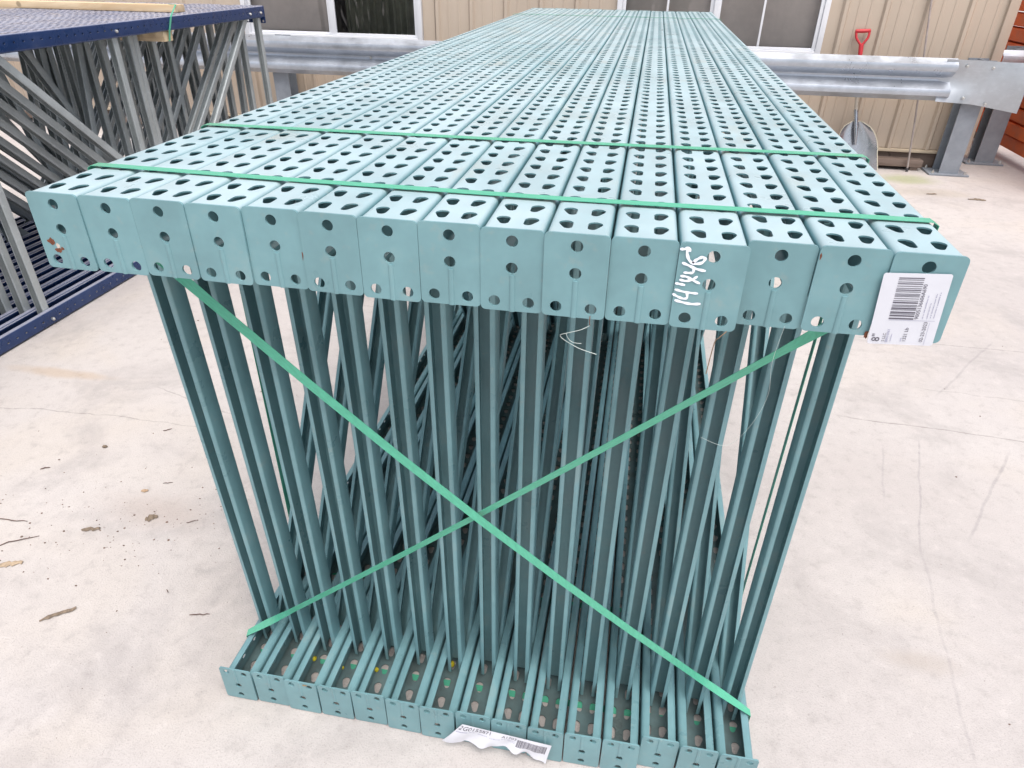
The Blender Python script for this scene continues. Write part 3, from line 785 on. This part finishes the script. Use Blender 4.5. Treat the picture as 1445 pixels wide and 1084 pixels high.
# ------------------------------------------------------------------ blue rack bundle on the left
HL = 1.197; XL = -2.437; PL = .0785; YN = -.13
BLUEF = []
BORD = ['nearest', 'second', 'third', 'fourth', 'fifth', 'sixth', 'seventh', 'eighth', 'ninth', 'tenth', 'eleventh', 'twelfth', 'thirteenth', 'fourteenth', 'farthest']
for i in range(15):
    x = XL - PL * i; ys = rnd.uniform(-.03, .03) if i else 0
    root = thing('rack_upright', 'dark blue rack frame with grey braces, %s of its bundle from the teal one' % BORD[i], 'rack frame', (x, YN + ys, 0), 'dark blue rack frames on the left')
    O = (x, YN + ys, 0)
    obj('column', COLM_BLUE, BLUE, root, (0, 0, HL))
    c = obj('column', COLM_BLUE, BLUE, root, (0, 0, .004)); c.rotation_euler = (0, R(180), 0)
    obj('base_plate', PLATEM_BLUE, BLUE, root, (0, 4.266, HL)); 
    def gb(y0, z0, y1, z1, wx=1.0, bolt=True):
        bar('brace', BRACEM_G, BRACEGALV, root, (x, y0, z0), (x, y1, z1), (0, -1, 0), O, wx)
        if bolt and i < 2:
            for (yy, z) in ((y0 + .016, .030 if z0 < .5 else HL - .040), (y1 + .016, HL - .040 if z1 > .5 else .03)):
                b = obj('bolt', BOLTM, BOLT, root, (CW / 2 + .002, yy - O[1], z)); b.rotation_euler = (0, R(90), 0); b.scale = (.75, .75, .8)
    s = -.055 * i if i < 8 else rnd.uniform(-.45, .1)
    gb(1.665 - .02 * i, .034, 1.655 - .02 * i, HL - .034)
    gb(2.98 + s, .02, 1.82 + s * .9, HL - .034, .97)
    gb(2.60 + (.26 * i if i < 4 else rnd.uniform(-.4, .6)), .02, 2.595 + (.26 * i if i < 4 else rnd.uniform(-.4, .6)) if i >= 4 else 2.605 + .26 * i, HL - .034, .985)
    gb(2.72 + rnd.uniform(-.1, .12) * (i > 0), .02, 3.93 + rnd.uniform(-.15, .1) * (i > 0), HL - .034, .96)
    gb(4.06 - (.0 if i == 0 else rnd.uniform(.0, .12)), .02, 4.07 - (.0 if i == 0 else rnd.uniform(.0, .12)), HL - .034)
    gb(.6 + rnd.uniform(-.1, .1), .02, 1.60, HL - .034, .95, False)
    if 0 < i < 8:
        yy = (2.06 + .13 * (7 - i) * .85 + .76) * (2.64 + PL * i) / 2.64 - .76; gb(yy, .02, yy + rnd.uniform(-.02, .02), HL - .034, 1, False)
    gb(.45, .02, .10 + rnd.uniform(0, .05), HL - .034, .95, False)
tag(obj('timber', box('timber', -3.75, -2.50, 3.30, 3.388, HL + .002, HL + .040, .003), PINE), 'pine timber lying across the top of the blue frames', 'timber')
tag(obj('timber', box('timber', -2.80, -2.412, 3.005, 3.085, HL - CD - .052, HL - CD - .003, .003), PINE), 'pine timber wedged under the top of the blue frames', 'timber')
pts = [(-2.56, 3.33, HL + .0415), (-2.502, 3.31, HL + .0415), (-2.4945, 3.29, HL + .036), (-2.402, 3.10, HL + .003), (-2.396, 3.085, HL - .004), (-2.396, 3.045, HL - .07), (-2.4085, 3.045, HL - CD - .05), (-2.43, 3.045, HL - CD - .0535), (-2.80, 3.045, HL - CD - .0535)]
tag(ribbon('strap', pts, [Yv] * len(pts), .016, False), 'green strap hanging from the pine timber over the blue frames', 'strap')

# ------------------------------------------------------------------ orange beams past the building corner
def beam_mesh():
    prof = [(0, 0), (0, .100), (.028, .100), (.028, .075), (.064, .075), (.064, 0)]
    n = len(prof); Lb = 2.9; v = [(a, 0, b) for a, b in prof] + [(a, Lb, b) for a, b in prof]
    f = [(i, i + n, (i + 1) % n + n, (i + 1) % n) for i in range(n)] + [tuple(range(n)), tuple(range(2 * n - 1, n - 1, -1))]
    me = mesh('beam', v, f); bm = bmesh.new(); bm.from_mesh(me); bmesh.ops.recalc_face_normals(bm, faces=bm.faces)
    bmesh.ops.bevel(bm, geom=list(bm.edges), offset=.004, segments=2, affect='EDGES')
    return bm_mesh('rack_crossbar', bm, 40)
def conn_mesh():
    bm = bmesh.new(); box_bm(bm, -.012, .06, -.006, 0, -.05, .15, .001); box_bm(bm, -.012, -.008, -.006, .035, -.05, .15, .001)
    return bm_mesh('connector', bm, 40)
BEAM, CONN = beam_mesh(), conn_mesh()
for i in range(13):
    for j_ in range(2):
        z = .10 + .117 * i; xx = 3.44 + .085 * j_ + rnd.uniform(-.012, .012); yy = 4.95 + rnd.uniform(-.1, .1)
        where = 'lowest' if i == 0 else 'topmost' if i == 12 else '%s from the ground' % BORD[i]
        root = thing('rack_crossbar', 'orange crossbar %s, %s row of the stack at right' % (where, 'near' if j_ == 0 else 'rear'), 'crossbar', (xx, yy, z), 'orange beams stacked past the building corner')
        root.rotation_euler = (0, 0, R(rnd.uniform(-.6, .6)))
        obj('bar', BEAM, ORANGE, root); 
        c = obj('connector', CONN, ORANGE, root, (0, -.001, -.0)); c.scale = (1, 1, .55)
for y in (5.3, 7.2):
    tag(obj('timber', box('timber', 3.40, 4.2, y, y + .09, .002, .09, .004), OLDWOOD), 'weathered timber under the orange beams, %s the camera' % ('closer to' if y < 6 else 'farther from'), 'timber')

# ------------------------------------------------------------------ shovel and pole leaning on the wall
sh = thing('shovel', 'aluminium scoop shovel with red handle leaning on the tan wall', 'shovel', (2.03, 5.60, 0))
def S3(x, z, y): return Vector((x - 2.03, y - 5.60, z))
# blade: rounded scoop, curled sides, leaning back
v, f = [], []; NU, NV = 15, 12
for j in range(NV):
    t = j / (NV - 1); zc = .02 + .36 * t; hwid = .152 if t < .45 else .152 * math.sqrt(max(.0, 1 - ((t - .45) / .57) ** 2.4)) + .004
    cxl = 2.050 - .085 * t
    for i in range(NU):
        s = -1 + 2 * i / (NU - 1)
        v.append(S3(cxl + s * hwid, zc, 5.585 + .07 * t - .055 * abs(s) ** 2.6 * (1 - .3 * t) + .012 * math.cos(s * 9) * max(0, t - .3) * .6))
for j in range(NV - 1):
    for i in range(NU - 1): f.append((j * NU + i, j * NU + i + 1, (j + 1) * NU + i + 1, (j + 1) * NU + i))
bl_ = obj('blade', solidified('blade', v, f, .002, 0, 50), ALU, sh)
rim = [v[j * NU] for j in range(NV)] + [v[(NV - 1) * NU + i] for i in range(1, NU - 1)] + [v[j * NU + NU - 1] for j in range(NV - 1, -1, -1)]
obj('rim', tube('rim', rim, .0035, 6), plain('worn_rim', (.62, .58, .46), .5), bl_)
obj('socket', tube('socket', [S3(1.992, .20, 5.595), S3(1.978, .28, 5.607), S3(1.955, .40, 5.640), S3(1.940, .47, 5.655)], .017, 10, [.5, .9, 1, .95]), ALU, sh)
obj('shaft', tube('shaft', [S3(1.952, .40, 5.640), S3(1.889, .80, 5.715), S3(1.878, .92, 5.735)], .0145, 10), plain('pale_ash_shaft', (.52, .47, .40), .6, .25, 30, stretch=(8, 8, .5)), sh)
gd = Vector((-.09, .185, 1)).normalized(); g0 = S3(1.880, .900, 5.732)
def G(a, b): return g0 + Vector((1, 0, .06)) * a + gd * b
hd = obj('handle', tube('handle', [G(0, -.035), G(0, .03), G(0, .045)], .0185, 10, [.9, 1, .95]), REDP, sh)
for s_ in (-1, 1): obj('yoke', tube('yoke', crv([G(0, .035), G(s_ * .022, .062), G(s_ * .044, .095), G(s_ * .050, .142)], 5), .0095, 8), REDP, sh)
obj('grip', tube('grip', [G(-.056, .142), G(-.05, .142), G(0, .141), G(.05, .142), G(.056, .142)], .0135, 10, [.8, 1, 1.1, 1, .8]), REDP, sh)
po = thing('pole', 'thin grey pole leaning on the wall beside the guardrail post', 'pole', (2.465, 5.63, 0))
obj('rod', tube('rod', [(0, 0, .012), (-.05, .043, .45), (-.175, .128, 1.36), (-.20, .138, 1.55)], .0075, 8), plain('faded_pole', (.36, .31, .29), .6, .2, 20), po)
obj('ferrule', tube('ferrule', [(0, 0, .002), (-.003, .002, .03)], .011, 8), DARKMETAL, po)

# ------------------------------------------------------------------ litter on the concrete
def flake(name, x, y, ln, wd, ang, mat, lab_, cat, h=.006, seed=0):
    q = random.Random(seed); n = 9; v, f = [], []
    for i in range(n):
        t = i / (n - 1); ww = wd * (math.sin(math.pi * (.08 + .84 * t)) ** .5) * q.uniform(.45, 1.2); zz_ = h * (.3 + .7 * math.sin(math.pi * t)) * q.uniform(.7, 1.2)
        a = (t - .5) * ln; jj = wd * q.uniform(-.22, .22); v += [(a, jj - ww / 2, .0012), (a + ln * q.uniform(-.03, .03), jj, zz_ + .001), (a, jj + ww / 2 * q.uniform(.7, 1.2), .0012)]
        if i:
            b = 3 * i; f += [(b - 3, b, b + 1, b - 2), (b - 2, b + 1, b + 2, b - 1)]
    o = obj(name, solidified(name, v, f, .0012, 1, 50), mat, None, (x, y, .001)); o.rotation_euler = (0, 0, R(ang))
    return tag(o, lab_, cat)
flake('bark_piece', -1.298, .511, .052, .017, 22, DRYLEAF, 'brown bark flake lying on the left concrete', 'bark', .008, 1)
flake('bark_piece', -1.425, .345, .060, .022, 20, plain('tan_bark', (.38, .29, .20), .85, .3, 80), 'pale tan bark flake at the left edge of the concrete', 'bark', .004, 2)
flake('bark_piece', -1.165, .215, .085, .013, 42, DRYLEAF, 'long splintered bark strip on the left concrete', 'bark', .006, 3)
flake('dead_leaf', -1.150, .590, .035, .025, 35, DRYLEAF, 'crumpled dead leaf with crumbs around it, left of the bundle', 'leaf', .012, 4)
flake('wood_chip', -1.535, .885, .018, .012, -20, DRYLEAF, 'lone small brown chip below the blue frames', 'chip', .007, 5)
flake('wood_chip', -1.25, .70, .020, .013, 10, plain('tan_chip', (.40, .28, .18), .8), 'small tan chip above the dead leaf', 'chip', .006, 6)
flake('dead_leaf', 2.74, 4.86, .12, .03, -4, DRYLEAF, 'curled dry leaf on the concrete near the guardrail post', 'leaf', .012, 7)
flake('dead_leaf', 2.45, 4.95, .08, .025, 8, DRYLEAF, 'flat dry leaf beside the mossy patch', 'leaf', .006, 8)
def twig(x, y, ln, ang, lab_, seed, rad=.0016, z=.002):
    q = random.Random(seed); n = 7
    pts = [((i / (n - 1) - .5) * ln, q.uniform(-1, 1) * ln * .03, z + abs(q.uniform(0, .003))) for i in range(n)]
    o = obj('twig', tube('twig', pts, rad, 5, [.6, 1, 1, 1, .9, .8, .5]), TWIG, None, (x, y, 0)); o.rotation_euler = (0, 0, R(ang)); tag(o, lab_, 'twig', 'twigs on the concrete')
twig(-.80, .285, .052, 14, 'straight twig left of the lower strap corner', 1)
twig(-1.48, .425, .12, 32, 'long forked twig near the left edge', 2)
twig(-1.56, .50, .10, 2, 'thin twig cut off by the left edge', 3)
twig(-1.65, .74, .03, 30, 'short dark twig on the far left concrete', 4, .002)
twig(-1.20, .75, .03, 25, 'short pale twig right of the tan chip', 5, .0012)
twig(-1.02, .60, .03, 35, 'small twig by the crumbs left of the bundle', 6, .0012)
twig(-.93, .34, .016, -40, 'tiny hooked twig left of the bundle', 7, .0012)
twig(-1.38, 1.02, .03, 40, 'short twig under the blue frames', 8, .0016)
bm = bmesh.new(); q = random.Random(5)
for i in range(430):
    if i < 240:
        x, y = q.gauss(-1.22, .22), q.gauss(.56, .10)
    elif i < 350: x, y = q.uniform(-2.2, -.75), q.uniform(-.3, 2)
    else: x, y = q.uniform(.75, 3.2), q.uniform(.0, 5.2)
    if -.66 < x < .66 and y > .05 or x < -2.37 and y > 0: continue
    s = q.choice((.0007, .0008, .001, .0012, .0016, .0026)) * q.uniform(.7, 1.2)
    r = bmesh.ops.create_icosphere(bm, subdivisions=1, radius=s, matrix=Matrix.Translation((x, y, s * .4)) @ Matrix.Diagonal((q.uniform(.7, 1.6), q.uniform(.7, 1.5), q.uniform(.4, .8), 1)))
o = obj('crumbs', bm_mesh('crumbs', bm), plain('dark_crumbs', (.16, .11, .085), .9, .5, 40)); o['kind'] = 'stuff'; o['label'] = 'dark dirt crumbs scattered over the concrete'; o['category'] = 'dirt'
